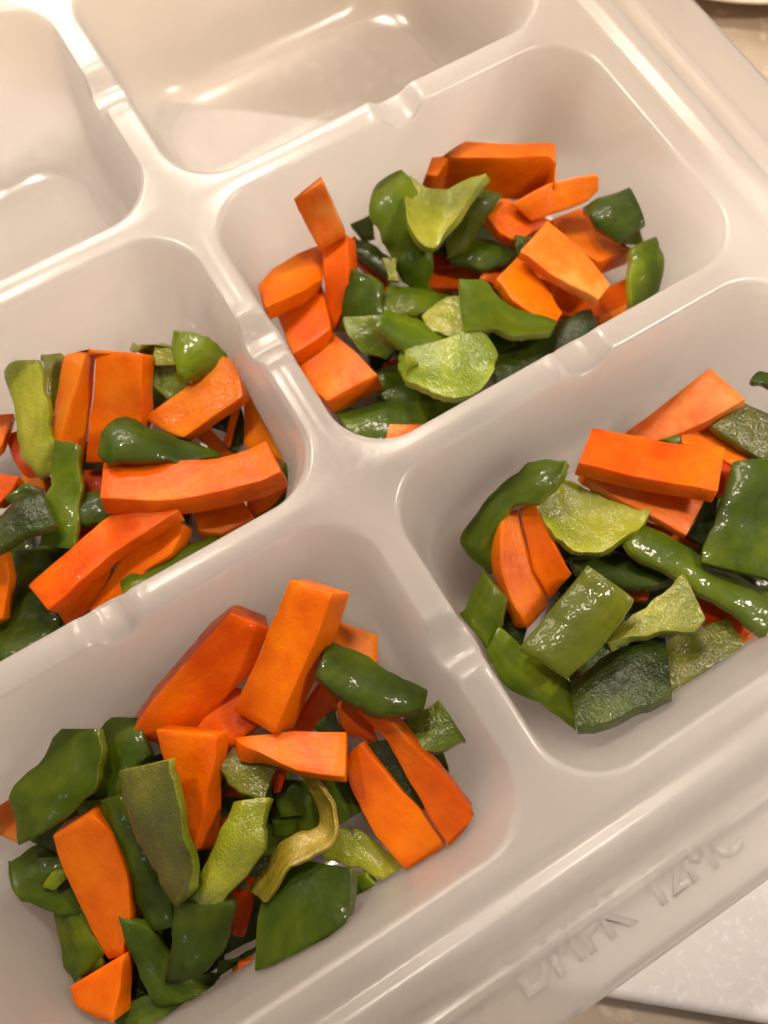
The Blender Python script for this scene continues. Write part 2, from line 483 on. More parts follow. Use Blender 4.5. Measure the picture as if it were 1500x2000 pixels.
# ------------------------------------------------------------------ cut vegetables
def ray_at(px, py, z):
    d = CAM_M @ Vector(((px - 750) / F_PX, -(py - 1000) / F_PX, -1.0))
    t = (z - CAM_C.z) / d.z
    return CAM_C + d * t
FR_ = {'A': (.6, 450, 250), 'B': (.43333, 0, 600), 'C': (.43333, 850, 680), 'D': (.66667, 0, 1100)}
CELLC = {'A': (W / 2, -.5), 'B': (-W / 2, -.5), 'C': (W / 2, -1.5), 'D': (-W / 2, -1.5)}
CNAME = {'A': 'middle right', 'B': 'middle left', 'C': 'front right', 'D': 'front left'}
def wall_d(z):
    for (d1, z1), (d2, z2) in zip(WALL, WALL[1:]):
        if z2 <= z <= z1 and z1 > z2: return d1 + (d2 - d1) * (z1 - z) / (z1 - z2)
    return 0 if z > 0 else .27
def keep_inside(v, fr):
    """hold a point inside the compartment's walls and above its floor"""
    cx, cy = CELLC[fr]
    z = max(v.z, -.506)
    d = wall_d(z) + .006
    a, b = W / 2 - G - d, .5 - G - d
    r = .2
    x, y = v.x - cx, v.y - cy
    ax, ay = abs(x), abs(y)
    ax, ay = min(ax, a), min(ay, b)
    if ax > a - r and ay > b - r:
        ex, ey = ax - (a - r), ay - (b - r)
        l = math.hypot(ex, ey)
        if l > r: ax, ay = a - r + ex * r / l, b - r + ey * r / l
    return Vector((cx + math.copysign(ax, x), cy + math.copysign(ay, y), z))
def cr(p0, p1, p2, p3, t):
    return 0.5 * ((2 * p1) + (p2 - p0) * t + (2 * p0 - 5 * p1 + 4 * p2 - p3) * t * t + (3 * p1 - p0 - 3 * p2 + p3) * t ** 3)
PIECES = []
def piece(fr, kind, ribs, z, dz=0.0, th=.06, arch=0.0, jag=None, lab=None, name=None, cat=None, wav=None, twist=0):
    """a strip from cross lines (left point, right point); z = heights at the ribs; dz = right edge minus left edge"""
    s, ox, oy = FR_[fr]
    n = len(ribs)
    zs = [z[0] + (z[-1] - z[0]) * i / (n - 1) for i in range(n)] if len(z) == 2 else list(z)
    carrot = kind.startswith('carrot')
    arch *= .8
    th *= .75
    L, Rr = [], []
    for (x1, y1, x2, y2), zz in zip(ribs, zs):
        L.append(ray_at(ox + s * x1, oy + s * y1, zz - dz / 2))
        Rr.append(ray_at(ox + s * x2, oy + s * y2, zz + dz / 2))
    seed = random.Random(len(PIECES) * 7 + 3)
    off = Vector((seed.random() * 50, seed.random() * 50, seed.random() * 50))
    length = sum(((L[i + 1] + Rr[i + 1]) / 2 - (L[i] + Rr[i]) / 2).length for i in range(n - 1))
    segs = max(4, int(length / (n - 1) / .022))
    Ls, Rs, ts = [], [], []
    def at(P, i, t):
        a, b = P[i], P[i + 1]
        p0 = P[i - 1] if i > 0 else a * 2 - b
        p3 = P[i + 2] if i + 2 < n else b * 2 - a
        k = .35 if carrot else (.5 if n <= 3 else .8)
        return a.lerp(b, t).lerp(cr(p0, a, b, p3, t), k)
    for i in range(n - 1):
        for k in range(segs):
            Ls.append(at(L, i, k / segs)); Rs.append(at(Rr, i, k / segs)); ts.append((i + k / segs) / (n - 1))
    Ls.append(L[-1].copy()); Rs.append(Rr[-1].copy()); ts.append(1.0)
    m = len(Ls)
    jag = (.003 if carrot else .012) if jag is None else jag
    for i in range(m):
        ax = (Rs[i] - Ls[i]).normalized()
        Ls[i] += ax * noise.noise(Ls[i] * 16 + off) * jag + ax * noise.noise(Ls[i] * 45 + off) * jag * .5
        Rs[i] += ax * noise.noise(Rs[i] * 16 - off) * jag + ax * noise.noise(Rs[i] * 45 - off) * jag * .5
    # frame per station
    Ns = []
    for i in range(m):
        tan = ((Ls[min(i + 1, m - 1)] + Rs[min(i + 1, m - 1)]) - (Ls[max(i - 1, 0)] + Rs[max(i - 1, 0)]))
        nn = (Rs[i] - Ls[i]).cross(tan)
        if nn.z < 0: nn = -nn
        Ns.append(nn.normalized())
    Ns = [(Ns[max(i - 1, 0)] + Ns[i] + Ns[min(i + 1, m - 1)]).normalized() for i in range(m)]
    rr = .0035 if carrot else .0035
    rr = min(rr, th * .45)
    na = 8
    wav = (.0028 if carrot else .008) if wav is None else wav
    rings = []
    for i in range(m):
        l, r, nv = Ls[i], Rs[i], Ns[i]
        w = (r - l).length
        e = min(rr / max(w, 1e-4), .4)
        loop = []
        side = [0, e * .3] + [e + (1 - 2 * e) * k / (na - 1) for k in range(na)] + [1 - e * .3, 1]
        drop = [rr, rr * .3] + [0] * na + [rr * .3, rr]
        top = []
        for q, dd in zip(side, drop):
            p = l.lerp(r, q)
            off2 = arch * w * 4 * q * (1 - q)
            wv = noise.noise(p * 9 + off) * wav * 2 + noise.noise(p * 28 + off) * wav * .6
            top.append((p + nv * (off2 - dd + wv), 0))
        bot = []
        for q, dd in zip(reversed(side), reversed(drop)):
            p = l.lerp(r, q)
            off2 = arch * w * 4 * q * (1 - q)
            wv = noise.noise(p * 9 + off) * wav * 2 + noise.noise(p * 28 + off) * wav * .6
            bot.append((p + nv * (off2 - th + dd + wv), 1))
        loop = [p for p, _ in top] + [p for p, _ in bot]
        rings.append(loop)
    K = len(rings[0])
    # rounded ends
    def shrink(ring, tdir):
        c = sum(ring, Vector()) / K
        out = []
        for p in ring:
            v = p - c
            l = v.length
            out.append(c + v * max(0.0, 1 - rr * .9 / max(l, 1e-4)) + tdir * rr * .7)
        return out
    t0 = ((Ls[0] + Rs[0]) - (Ls[1] + Rs[1])).normalized()
    t1 = ((Ls[-1] + Rs[-1]) - (Ls[-2] + Rs[-2])).normalized()
    rings = [shrink(rings[0], t0)] + rings + [shrink(rings[-1], t1)]
    verts = [p for ring in rings for p in ring]
    verts = [keep_inside(p, fr) for p in verts]
    faces, mi, uvs = [], [], []
    h = len(top)
    M = len(rings)
    for i in range(M - 1):
        for k in range(K):
            k2 = (k + 1) % K
            faces.append((i * K + k, i * K + k2, (i + 1) * K + k2, (i + 1) * K + k))
            if 1 <= k < h - 2: mi.append(0)
            elif h + 1 <= k < 2 * h - 2: mi.append(1)
            else: mi.append(2)
    def uvof(idx):
        i, k = divmod(idx, K)
        w = .12
        q = k / (h - 1) if k < h else (2 * h - 1 - k) / (h - 1)
        return (q * w * 1.5 + (0 if k < h else .5), i / (M - 1) * length + off.x)
    c0, c1 = len(verts), len(verts) + 1
    verts.append(keep_inside(sum(rings[0], Vector()) / K, fr)); verts.append(keep_inside(sum(rings[-1], Vector()) / K, fr))
    for k in range(K):
        k2 = (k + 1) % K
        faces.append((k2, k, c0)); mi.append(2)
        faces.append(((M - 1) * K + k, (M - 1) * K + k2, c1)); mi.append(2)
    if carrot:
        mats = [{'carrot': CARROT, 'carrot_deep': CARROT_DEEP, 'carrot_light': CARROT_LIGHT, 'carrot_pale': CARROT_PALE}[kind]]
        mi = [0] * len(mi)
    else:
        side_, tone = kind.split('_')
        skin = SKIN.get(tone, SKIN['mid']); flesh = FLESH[tone]
        edge = RIND_DARK if tone == 'dark' else (FLESH['tan'] if tone == 'tan' else RIND)
        mats = [skin, flesh, edge] if side_ == 'skin' else [flesh, skin, edge]
    P = [v * U for v in verts]
    org = sum(P, Vector()) / len(P)
    name = name or ('carrot_stick' if carrot else 'pepper_strip')
    me = bpy.data.meshes.new(name)
    me.from_pydata([tuple(p - org) for p in P], [], faces)
    for q in mats: me.materials.append(q)
    me.polygons.foreach_set('material_index', mi)
    me.polygons.foreach_set('use_smooth', [True] * len(faces))
    uvl = me.uv_layers.new(name='UVMap')
    data = []
    for f in faces:
        for idx in f:
            if idx >= c0: idx = 0 if idx == c0 else (M - 1) * K
            data.extend(uvof(idx))
    uvl.data.foreach_set('uv', data)
    bm = bmesh.new(); bm.from_mesh(me)
    bmesh.ops.recalc_face_normals(bm, faces=bm.faces)
    bm.to_mesh(me); bm.free()
    o = bpy.data.objects.new(name, me)
    o.location = org
    COL.objects.link(o)
    PIECES.append(o)
    base = 'carrot' if carrot else 'pepper'
    tag(o, lab, cat or ('carrot piece' if carrot else 'pepper piece'), f'cooked {base} pieces in the {CNAME[fr]} compartment')
    return o
def P_(fr, kind, lab, ribs, z, dz=0.0, th=None, arch=0.0, **kw):
    if th is None: th = .085 if kind.startswith('carrot') else .036
    lab = lab + ', ' + CNAME[fr] + ' compartment'
    assert len(lab.split()) <= 16, lab
    return piece(fr, kind, ribs, z, dz, th, arch, lab=lab, **kw)

# ---- middle right compartment
A = 'A'
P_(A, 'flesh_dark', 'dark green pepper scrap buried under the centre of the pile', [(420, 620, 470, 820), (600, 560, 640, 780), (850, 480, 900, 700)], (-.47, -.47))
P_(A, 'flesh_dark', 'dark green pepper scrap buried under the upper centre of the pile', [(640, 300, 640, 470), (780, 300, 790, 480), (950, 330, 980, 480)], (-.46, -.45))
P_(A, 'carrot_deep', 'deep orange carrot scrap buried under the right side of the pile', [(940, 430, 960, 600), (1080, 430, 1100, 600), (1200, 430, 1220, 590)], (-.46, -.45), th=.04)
P_(A, 'carrot', 'big flat carrot slab leaning on the back wall', [(655, 92, 615, 185), (850, 96, 810, 225), (1035, 92, 950, 235), (1060, 120, 1005, 215)], (-.30, -.28, -.27, -.27), -.16, .10)
P_(A, 'carrot_pale', 'pale whitish-orange carrot chunk standing above the leftmost sticks', [(208, 236, 300, 176), (240, 305, 335, 250), (292, 400, 374, 348)], (-.09, -.24), .04, .06)
P_(A, 'carrot', 'narrow upright carrot stick below the pale carrot chunk', [(298, 372, 374, 345), (300, 480, 384, 455), (318, 600, 386, 548), (335, 665, 358, 605)], (-.26, -.28, -.34, -.38), .05, .08)
P_(A, 'carrot', 'carrot stick pointing out to the dividing ridge, notched at one end', [(90, 513, 118, 583), (140, 455, 180, 556), (215, 408, 250, 522), (305, 375, 300, 495)], (-.24, -.33), .04, .08)
P_(A, 'carrot', 'square-cut carrot block above the large trapezoid one', [(150, 597, 205, 735), (225, 545, 262, 700), (293, 503, 324, 655)], (-.35, -.34), .05, .10)
P_(A, 'carrot', 'large trapezoid carrot block with a visible cut side, lowest orange piece', [(205, 728, 322, 656), (250, 830, 400, 722), (312, 888, 476, 800)], (-.38, -.35, -.31), .03, .10)
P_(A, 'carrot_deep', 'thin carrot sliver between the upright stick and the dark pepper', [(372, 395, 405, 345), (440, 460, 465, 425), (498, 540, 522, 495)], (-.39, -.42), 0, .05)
P_(A, 'carrot_light', 'long translucent carrot strip with a square end beside the dark folded pepper', [(920, 245, 985, 305), (1040, 180, 1085, 268), (1130, 160, 1160, 240), (1195, 155, 1197, 207)], (-.26, -.23, -.21, -.20), -.04, .045)
P_(A, 'carrot', 'tapered carrot wedge under the square-ended strip', [(892, 228, 834, 288), (970, 260, 880, 345), (1045, 300, 935, 370)], (-.29, -.31), 0, .07)
P_(A, 'carrot_pale', 'rough pale carrot slice lying across the other sticks', [(1035, 302, 944, 405), (1110, 365, 1040, 470), (1180, 435, 1130, 520), (1237, 505, 1198, 556)], (-.25, -.27), .02, .05, jag=.006)
P_(A, 'carrot', 'thick carrot block beside the dark folded pepper', [(1140, 262, 1045, 298), (1215, 340, 1125, 380), (1305, 392, 1195, 434)], (-.35, -.34, -.32), .02, .09)
P_(A, 'carrot', 'pointed carrot piece beneath the rough pale slice', [(942, 415, 868, 492), (1000, 480, 920, 560), (1045, 545, 985, 605), (1080, 600, 1062, 624)], (-.30, -.31), .02, .06)
P_(A, 'carrot_deep', 'small carrot wedge touching the green fan-shaped pepper', [(850, 445, 812, 490), (900, 462, 875, 515)], (-.37, -.38), 0, .06)
P_(A, 'carrot', 'broad carrot stick under the rough pale slice', [(1050, 498, 1065, 605), (1170, 545, 1180, 618), (1310, 478, 1320, 565)], (-.40, -.38), -.02, .07)
P_(A, 'carrot_light', 'small carrot end tucked against the ridge beside the green strip', [(1200, 610, 1185, 655), (1290, 570, 1285, 612)], (-.40, -.39), 0, .06)
P_(A, 'carrot_deep', 'carrot piece half hidden behind the drooping pepper lobe', [(640, 388, 635, 455), (735, 395, 735, 455)], (-.42, -.42), 0, .05)
P_(A, 'carrot_deep', 'flat carrot piece under the olive pepper', [(640, 455, 645, 520), (750, 455, 750, 520), (838, 455, 835, 505)], (-.44, -.43), 0, .05)
P_(A, 'carrot_deep', 'red-orange carrot corner showing beside the round pepper disc', [(495, 765, 540, 812), (560, 740, 600, 800)], (-.43, -.43), 0, .05)
P_(A, 'carrot_pale', 'small pale carrot square cut off by the front ridge', [(520, 963, 500, 1050), (637, 963, 625, 1050)], (-.33, -.33), 0, .05)
P_(A, 'skin_mid', 'large drooping light green pepper lobe, its long body', [(470, 178, 560, 138), (455, 250, 610, 200), (480, 340, 640, 300), (510, 400, 655, 375), (530, 450, 656, 430), (560, 505, 650, 485), (610, 538, 648, 528)], (-.20, -.19, -.22, -.27, -.30, -.34, -.37), .02, .035, .12)
P_(A, 'flesh_light', 'curled light green pepper wing with a pale pointed tip', [(585, 150, 566, 240), (620, 180, 580, 318), (655, 198, 640, 378), (705, 198, 680, 372), (750, 180, 735, 275), (790, 163, 790, 205), (826, 144, 815, 160)], (-.18, -.17, -.18, -.20, -.19, -.17, -.15), .03, .035, -.12)
P_(A, 'skin_olive', 'olive pepper curl beside the light green wing', [(886, 215, 795, 200), (860, 255, 745, 235), (810, 320, 722, 320), (770, 400, 706, 425)], (-.25, -.26, -.30, -.34), 0, .035, .14)
P_(A, 'skin_dark', 'dark green pepper piece under the olive curl', [(755, 352, 715, 432), (850, 362, 820, 455), (938, 395, 900, 446)], (-.36, -.36), .02, .035, .1)
P_(A, 'skin_mid', 'small green pepper corner left of the drooping lobe', [(458, 272, 465, 350), (388, 312, 432, 362)], (-.33, -.34))
P_(A, 'skin_dark', 'slim dark pepper strip crossing above the carrot sliver', [(376, 362, 385, 382), (440, 362, 452, 432), (515, 412, 520, 495)], (-.33, -.35), 0, .03, .1)
P_(A, 'skin_dark', 'glossy dark curled pepper beside the upright carrot stick', [(392, 458, 440, 480), (372, 520, 495, 510), (358, 600, 500, 600), (360, 660, 490, 660)], (-.27, -.28, -.32, -.36), .03, .035, .22)
P_(A, 'flesh_mid', 'wet inner face of the curled pepper above the trapezoid carrot', [(370, 615, 495, 608), (380, 680, 510, 655), (430, 728, 530, 690), (505, 757, 545, 715)], (-.28, -.29, -.31, -.33), .02, .03, -.12)
P_(A, 'skin_mid', 'smooth green pepper band behind the light seeded piece', [(520, 502, 488, 605), (600, 515, 560, 612), (690, 540, 650, 605), (750, 548, 735, 600)], (-.34, -.33), .03, .035, .15)
P_(A, 'skin_mid', 'folded green pepper strip with a square pale end above the round disc', [(512, 583, 475, 648), (575, 605, 540, 690), (640, 645, 605, 718), (695, 682, 665, 715)], (-.24, -.26), .04, .035, .15)
P_(A, 'flesh_light', 'light green rough pepper piece beside the fan-shaped one', [(622, 603, 645, 655), (690, 555, 700, 672), (762, 546, 768, 662)], (-.28, -.27), .03, .035, -.06)
P_(A, 'skin_mid', 'fan-shaped green pepper piece tapering towards the ridge', [(748, 488, 765, 664), (835, 494, 840, 652), (890, 548, 885, 655), (960, 598, 935, 672), (1062, 628, 1040, 662)], (-.23, -.24, -.26, -.27, -.28), .05, .035, -.1)
P_(A, 'flesh_mid', 'round curled pepper disc with a glistening inner face', [(555, 713, 585, 750), (600, 705, 572, 825), (680, 690, 640, 852), (740, 668, 710, 877), (800, 653, 785, 870), (850, 690, 840, 825), (867, 740, 860, 785)], (-.22, -.21, -.20, -.19, -.19, -.20, -.21), .05, .04, -.10)
P_(A, 'flesh_dark', 'long dark wrinkled pepper strip running up to the ridge', [(1172, 588, 1194, 648), (1060, 640, 1085, 745), (940, 690, 970, 812), (840, 745, 870, 860)], (-.34, -.36), .02, .035, .08)
P_(A, 'skin_dark', 'dark pepper strip between the trapezoid carrot and the round disc', [(600, 790, 470, 885), (680, 830, 600, 905), (780, 870, 740, 920)], (-.42, -.41), .02, .035, .1)
P_(A, 'skin_dark', 'long glossy pepper strip lying along the foot of the front wall', [(342, 925, 395, 1010), (480, 893, 520, 1040), (640, 885, 640, 1010), (780, 880, 770, 950), (900, 830, 890, 880)], (-.37, -.37), .04, .035, .16)
P_(A, 'skin_dark', 'dark folded pepper square at the far right of the pile', [(1296, 194, 1346, 300), (1215, 222, 1262, 356), (1147, 252, 1190, 322)], (-.20, -.24), .03, .035, .16)
P_(A, 'flesh_light', 'small light green pepper curl behind the dark folded square', [(1365, 238, 1300, 232), (1382, 292, 1325, 310), (1372, 370, 1275, 372)], (-.26, -.31), 0, .035, -.1)
P_(A, 'skin_mid', 'upright green pepper strip with a pale edge, rightmost in the pile', [(1418, 342, 1310, 388), (1425, 430, 1305, 480), (1424, 512, 1300, 585)], (-.26, -.28, -.32), .03, .035, .14)
P_(A, 'flesh_dark', 'tiny dark pepper tip beside the rough pale carrot slice', [(925, 352, 985, 356), (938, 412, 965, 405)], (-.30, -.31))
P_(A, 'skin_dark', 'small dark pepper edge behind the fan-shaped piece', [(912, 552, 925, 580), (1000, 575, 1000, 612)], (-.34, -.34))

# ---- middle left compartment
B = 'B'
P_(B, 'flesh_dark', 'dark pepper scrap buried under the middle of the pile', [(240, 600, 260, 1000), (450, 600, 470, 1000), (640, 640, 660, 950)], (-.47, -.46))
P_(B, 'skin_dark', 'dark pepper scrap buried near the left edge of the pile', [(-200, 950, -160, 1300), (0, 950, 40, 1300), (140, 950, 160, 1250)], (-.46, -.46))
P_(B, 'carrot_light', 'light left half of the tall split carrot wedge', [(398, 188, 440, 196), (335, 380, 420, 400), (268, 600, 388, 620), (320, 705, 375, 735)], (-.22, -.26, -.32, -.35), -.07, .09)
P_(B, 'carrot', 'tall broad carrot wedge with a flat orange face', [(436, 195, 636, 212), (425, 350, 640, 350), (405, 500, 642, 495), (385, 700, 560, 690)], (-.19, -.23, -.29, -.34), .03, .10)
P_(B, 'carrot_light', 'light orange carrot stick slanting across the green bar', [(1000, 222, 1060, 240), (985, 240, 1094, 400), (850, 345, 965, 492), (720, 445, 830, 585), (640, 495, 765, 568)], (-.22, -.22, -.25, -.29, -.31), .02, .06)
P_(B, 'carrot_light', 'carrot stick leaning against the right wall beside the slanting stick', [(1085, 325, 1150, 320), (1096, 430, 1205, 430), (1098, 520, 1280, 575), (1098, 620, 1282, 690)], (-.26, -.29, -.32, -.34), .04, .09)
P_(B, 'carrot', 'long carrot stick lying level across the middle of the pile', [(470, 697, 455, 862), (720, 695, 715, 874), (980, 680, 1000, 830), (1110, 640, 1170, 785), (1195, 605, 1262, 742)], (-.22, -.22, -.21, -.21, -.20), .05, .10)
P_(B, 'carrot', 'short carrot block below the right end of the long level stick', [(868, 885, 895, 1005), (960, 840, 1000, 1020), (1050, 815, 1142, 948)], (-.34, -.33), .03, .10)
P_(B, 'carrot', 'long bent carrot stick reaching down to the left', [(770, 866, 802, 918), (600, 880, 650, 1020), (450, 970, 510, 1110), (280, 1120, 355, 1245), (127, 1252, 220, 1364)], (-.24, -.25, -.27, -.28, -.30), .02, .07)
P_(B, 'carrot', 'stepped carrot piece beneath the long bent stick', [(740, 950, 828, 982), (650, 1010, 770, 1115), (555, 1085, 660, 1185), (490, 1225, 590, 1300), (400, 1352, 445, 1414)], (-.31, -.36), .02, .08)
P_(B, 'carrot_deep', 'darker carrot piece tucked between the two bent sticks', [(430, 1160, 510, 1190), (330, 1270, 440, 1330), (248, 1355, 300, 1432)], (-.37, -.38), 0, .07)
P_(B, 'carrot_light', 'small yellowish carrot chip beside the green crescent', [(1190, 775, 1292, 822), (1120, 830, 1222, 900), (1108, 900, 1150, 945)], (-.33, -.35), 0, .05)
P_(B, 'carrot', 'carrot piece cut off by the picture beside the light pepper strip', [(-60, 500, -60, 680), (0, 485, 5, 630), (58, 476, 35, 560)], (-.32, -.33), 0, .06)
P_(B, 'carrot_deep', 'carrot stick running under the lower end of the light pepper strip', [(18, 575, 80, 558), (60, 690, 115, 660), (110, 760, 200, 740), (210, 830, 230, 790)], (-.38, -.42), 0, .06)
P_(B, 'carrot', 'carrot end entering the view above the dark wet pepper', [(-80, 720, -80, 880), (0, 750, -5, 885), (82, 762, 45, 835)], (-.30, -.30), 0, .07)
P_(B, 'carrot', 'carrot stick end entering the view low beside the dark skins', [(-70, 1080, 15, 1105), (-70, 1250, 46, 1200), (-70, 1440, 15, 1395)], (-.33, -.36), 0, .08)
P_(B, 'carrot_deep', 'carrot corner between the light pepper curl and the tall wedge', [(232, 505, 300, 470), (230, 570, 275, 605)], (-.36, -.37), 0, .06)
P_(B, 'carrot_deep', 'dark orange carrot showing under the long level stick', [(350, 735, 350, 835), (465, 730, 460, 840)], (-.40, -.40), 0, .05)
P_(B, 'carrot_light', 'thin light carrot sliver under the slanting stick', [(930, 525, 858, 562), (1047, 655, 980, 665)], (-.36, -.38), 0, .04)
P_(B, 'carrot_light', 'slender carrot wedge against the dark pepper leaf by the right wall', [(1050, 440, 1080, 440), (1005, 610, 1035, 625)], (-.33, -.35), 0, .03)
P_(B, 'carrot_deep', 'deep orange carrot showing between bent stick and dark skins', [(340, 990, 350, 1060), (420, 960, 440, 1020)], (-.38, -.38), 0, .05)
P_(B, 'flesh_light', 'long light green pepper strip, flesh side up, hanging down on the left', [(2, 245, 172, 240), (50, 400, 198, 380), (80, 560, 228, 520), (100, 690, 242, 640), (195, 775, 235, 745)], (-.20, -.23, -.27, -.31, -.35), .02, .035, .1)
P_(B, 'flesh_light', 'yellow-green pepper curl beside the long light strip', [(178, 203, 275, 203), (190, 240, 366, 262), (205, 340, 338, 360), (228, 485, 305, 470)], (-.24, -.24, -.27, -.31), -.03, .035, -.12)
P_(B, 'flesh_mid', 'boat-shaped pepper strip behind the tall carrot wedge', [(600, 148, 640, 165), (635, 260, 775, 182), (690, 340, 802, 240), (755, 412, 852, 345)], (-.24, -.25, -.27, -.29), .04, .035, -.14)
P_(B, 'skin_light', 'domed light green pepper cap touching the wall', [(780, 112, 768, 175), (865, 110, 800, 300), (960, 145, 850, 335), (1045, 222, 920, 330), (1086, 300, 1060, 320)], (-.20, -.20, -.22, -.25, -.27), -.03, .035, .1)
P_(B, 'skin_dark', 'dark pepper piece in the gap behind the tall carrot wedge', [(636, 300, 640, 490), (700, 355, 690, 480), (780, 420, 720, 470)], (-.37, -.37), 0, .035, .12)
P_(B, 'skin_dark', 'dark green pepper bar with a rounded end above the long level stick', [(495, 515, 438, 655), (530, 500, 480, 690), (612, 500, 600, 692), (740, 560, 720, 692), (880, 610, 860, 682), (1000, 657, 985, 670)], (-.22, -.21, -.21, -.23, -.26, -.30), .03, .035, .14)
P_(B, 'skin_dark', 'dark pepper leaf behind the slanting light carrot stick', [(1075, 418, 915, 520), (1098, 500, 1000, 565), (1098, 600, 1015, 605), (1065, 648, 1030, 640)], (-.37, -.37), 0, .035, .12)
P_(B, 'skin_mid', 'upright green pepper strip crossing the level one', [(240, 600, 348, 618), (225, 740, 350, 745), (210, 860, 342, 865), (190, 1000, 338, 1005), (173, 1070, 332, 1088)], (-.26, -.27, -.28, -.29, -.30), .02, .035, .08)
P_(B, 'skin_dark', 'dark green pepper strip tucked under the long level carrot', [(270, 845, 262, 992), (400, 835, 400, 975), (500, 848, 500, 952), (600, 880, 570, 925)], (-.31, -.33), .03, .035, .14)
P_(B, 'flesh_dark', 'wet dark green pepper block with white glints at the pile edge', [(-120, 950, -120, 1150), (0, 918, 0, 1085), (100, 860, 120, 1025), (182, 825, 246, 980)], (-.25, -.24), .03, .045, .1)
P_(B, 'skin_dark', 'small dark pepper tip above the wet dark block', [(20, 862, 60, 885), (105, 787, 185, 828)], (-.29, -.29))
P_(B, 'skin_dark', 'large dark pepper sheet low beside the bent carrot sticks', [(60, 1100, 205, 1090), (30, 1250, 235, 1230), (0, 1400, 270, 1400), (-80, 1640, 160, 1560)], (-.40, -.42, -.42, -.36), .03, .035, .1)
P_(B, 'skin_mid', 'long green pepper strip lying along the front ridge', [(545, 1240, 572, 1328), (760, 1120, 800, 1200), (960, 1020, 1000, 1090), (1100, 950, 1130, 1010), (1200, 900, 1230, 940)], (-.33, -.35), .02, .035, .1)
P_(B, 'skin_mid', 'green pepper crescent at the right corner of the pile', [(1312, 690, 1322, 693), (1240, 762, 1342, 780), (1245, 840, 1322, 860), (1190, 940, 1270, 915)], (-.31, -.34), .04, .03, -.1)
P_(B, 'flesh_dark', 'small dark pepper corner beside the short carrot block', [(775, 870, 892, 852), (800, 925, 842, 978)], (-.36, -.38))
P_(B, 'skin_dark', 'dark pepper scrap in the gap right of the stepped carrot', [(760, 1050, 780, 1120), (850, 1060, 830, 1100)], (-.44, -.44))
P_(B, 'skin_dark', 'dark pepper lying under the bent sticks near the front wall', [(180, 1060, 60, 1340), (330, 1080, 280, 1420), (460, 1100, 420, 1400)], (-.45, -.45))

# ---- front right compartment
C = 'C'
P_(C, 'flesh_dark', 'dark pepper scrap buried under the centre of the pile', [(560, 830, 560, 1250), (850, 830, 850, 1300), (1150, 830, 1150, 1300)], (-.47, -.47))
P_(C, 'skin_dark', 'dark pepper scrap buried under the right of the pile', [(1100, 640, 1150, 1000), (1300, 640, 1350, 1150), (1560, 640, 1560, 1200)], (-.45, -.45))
P_(C, 'carrot_pale', 'long tapering carrot stick with a pale end leaning on the back wall', [(1235, 90, 1396, 232), (1110, 185, 1215, 335), (980, 290, 1070, 400), (850, 385, 900, 440)], (-.20, -.24, -.29, -.34), .03, .08)
P_(C, 'carrot', 'thick bright carrot slab on top of the pile', [(712, 360, 650, 516), (900, 395, 850, 565), (1100, 432, 1080, 612), (1300, 450, 1272, 640)], (-.19, -.17), .05, .075, wav=.004)
P_(C, 'carrot_pale', 'pale thin carrot slice under the bright slab', [(655, 560, 680, 585), (850, 590, 850, 690), (1010, 640, 970, 752), (1208, 690, 1128, 842)], (-.27, -.27), .02, .04)
P_(C, 'carrot', 'carrot piece between the bright slab and the olive pepper', [(1110, 330, 1118, 432), (1230, 348, 1225, 448), (1440, 488, 1340, 530)], (-.27, -.28), .02, .06)
P_(C, 'carrot', 'left half of the split carrot stick beside the tall pepper curl', [(305, 752, 378, 728), (290, 880, 410, 870), (298, 1020, 450, 990), (360, 1170, 500, 1110), (420, 1258, 508, 1165)], (-.26, -.28, -.30, -.33, -.35), -.03, .08)
P_(C, 'carrot', 'right half of the split carrot stick beside the light pepper', [(376, 726, 450, 702), (415, 880, 530, 865), (445, 1000, 580, 960), (515, 1130, 613, 1015)], (-.25, -.27, -.29, -.32), .03, .08)
P_(C, 'carrot_deep', 'reddish carrot edge under the pale slice', [(940, 770, 940, 815), (1050, 810, 1090, 870), (1210, 850, 1180, 895)], (-.34, -.34), 0, .06)
P_(C, 'carrot_deep', 'carrot edge between the bright slab and the big green slab', [(1280, 515, 1350, 530), (1265, 650, 1300, 665)], (-.28, -.28), 0, .06)
P_(C, 'carrot_deep', 'wet carrot stick under the long diagonal pepper strip', [(1150, 1060, 1200, 1215), (1290, 1120, 1300, 1290), (1395, 1180, 1410, 1280)], (-.35, -.36), 0, .07)
P_(C, 'carrot', 'carrot end at the right edge of the olive slab', [(1365, 1290, 1402, 1378), (1480, 1262, 1500, 1365), (1600, 1230, 1600, 1330)], (-.33, -.32), 0, .06)
P_(C, 'carrot_deep', 'carrot chip showing beside the light wedge of pepper', [(835, 1055, 850, 1130), (965, 1080, 955, 1135)], (-.39, -.39), 0, .05)
P_(C, 'skin_mid', 'tall curling pepper strip standing against the left wall', [(592, 509, 575, 545), (500, 500, 545, 620), (400, 540, 450, 690), (300, 610, 350, 712), (190, 730, 305, 770), (118, 860, 280, 860), (160, 945, 295, 955), (225, 1018, 305, 1020)], (-.16, -.17, -.20, -.23, -.27, -.31, -.34, -.36), .03, .035, .12)
P_(C, 'flesh_light', 'light olive pepper saddle with a glistening inside', [(555, 585, 442, 690), (625, 590, 505, 790), (700, 640, 600, 890), (780, 685, 718, 917), (870, 700, 800, 880), (968, 728, 905, 825)], (-.24, -.25, -.26, -.26, -.25, -.24), .03, .04, -.13)
P_(C, 'skin_dark', 'dark pepper piece behind the right half of the split carrot', [(508, 815, 550, 940), (640, 870, 640, 975), (890, 895, 880, 950)], (-.38, -.37), 0, .035, .12)
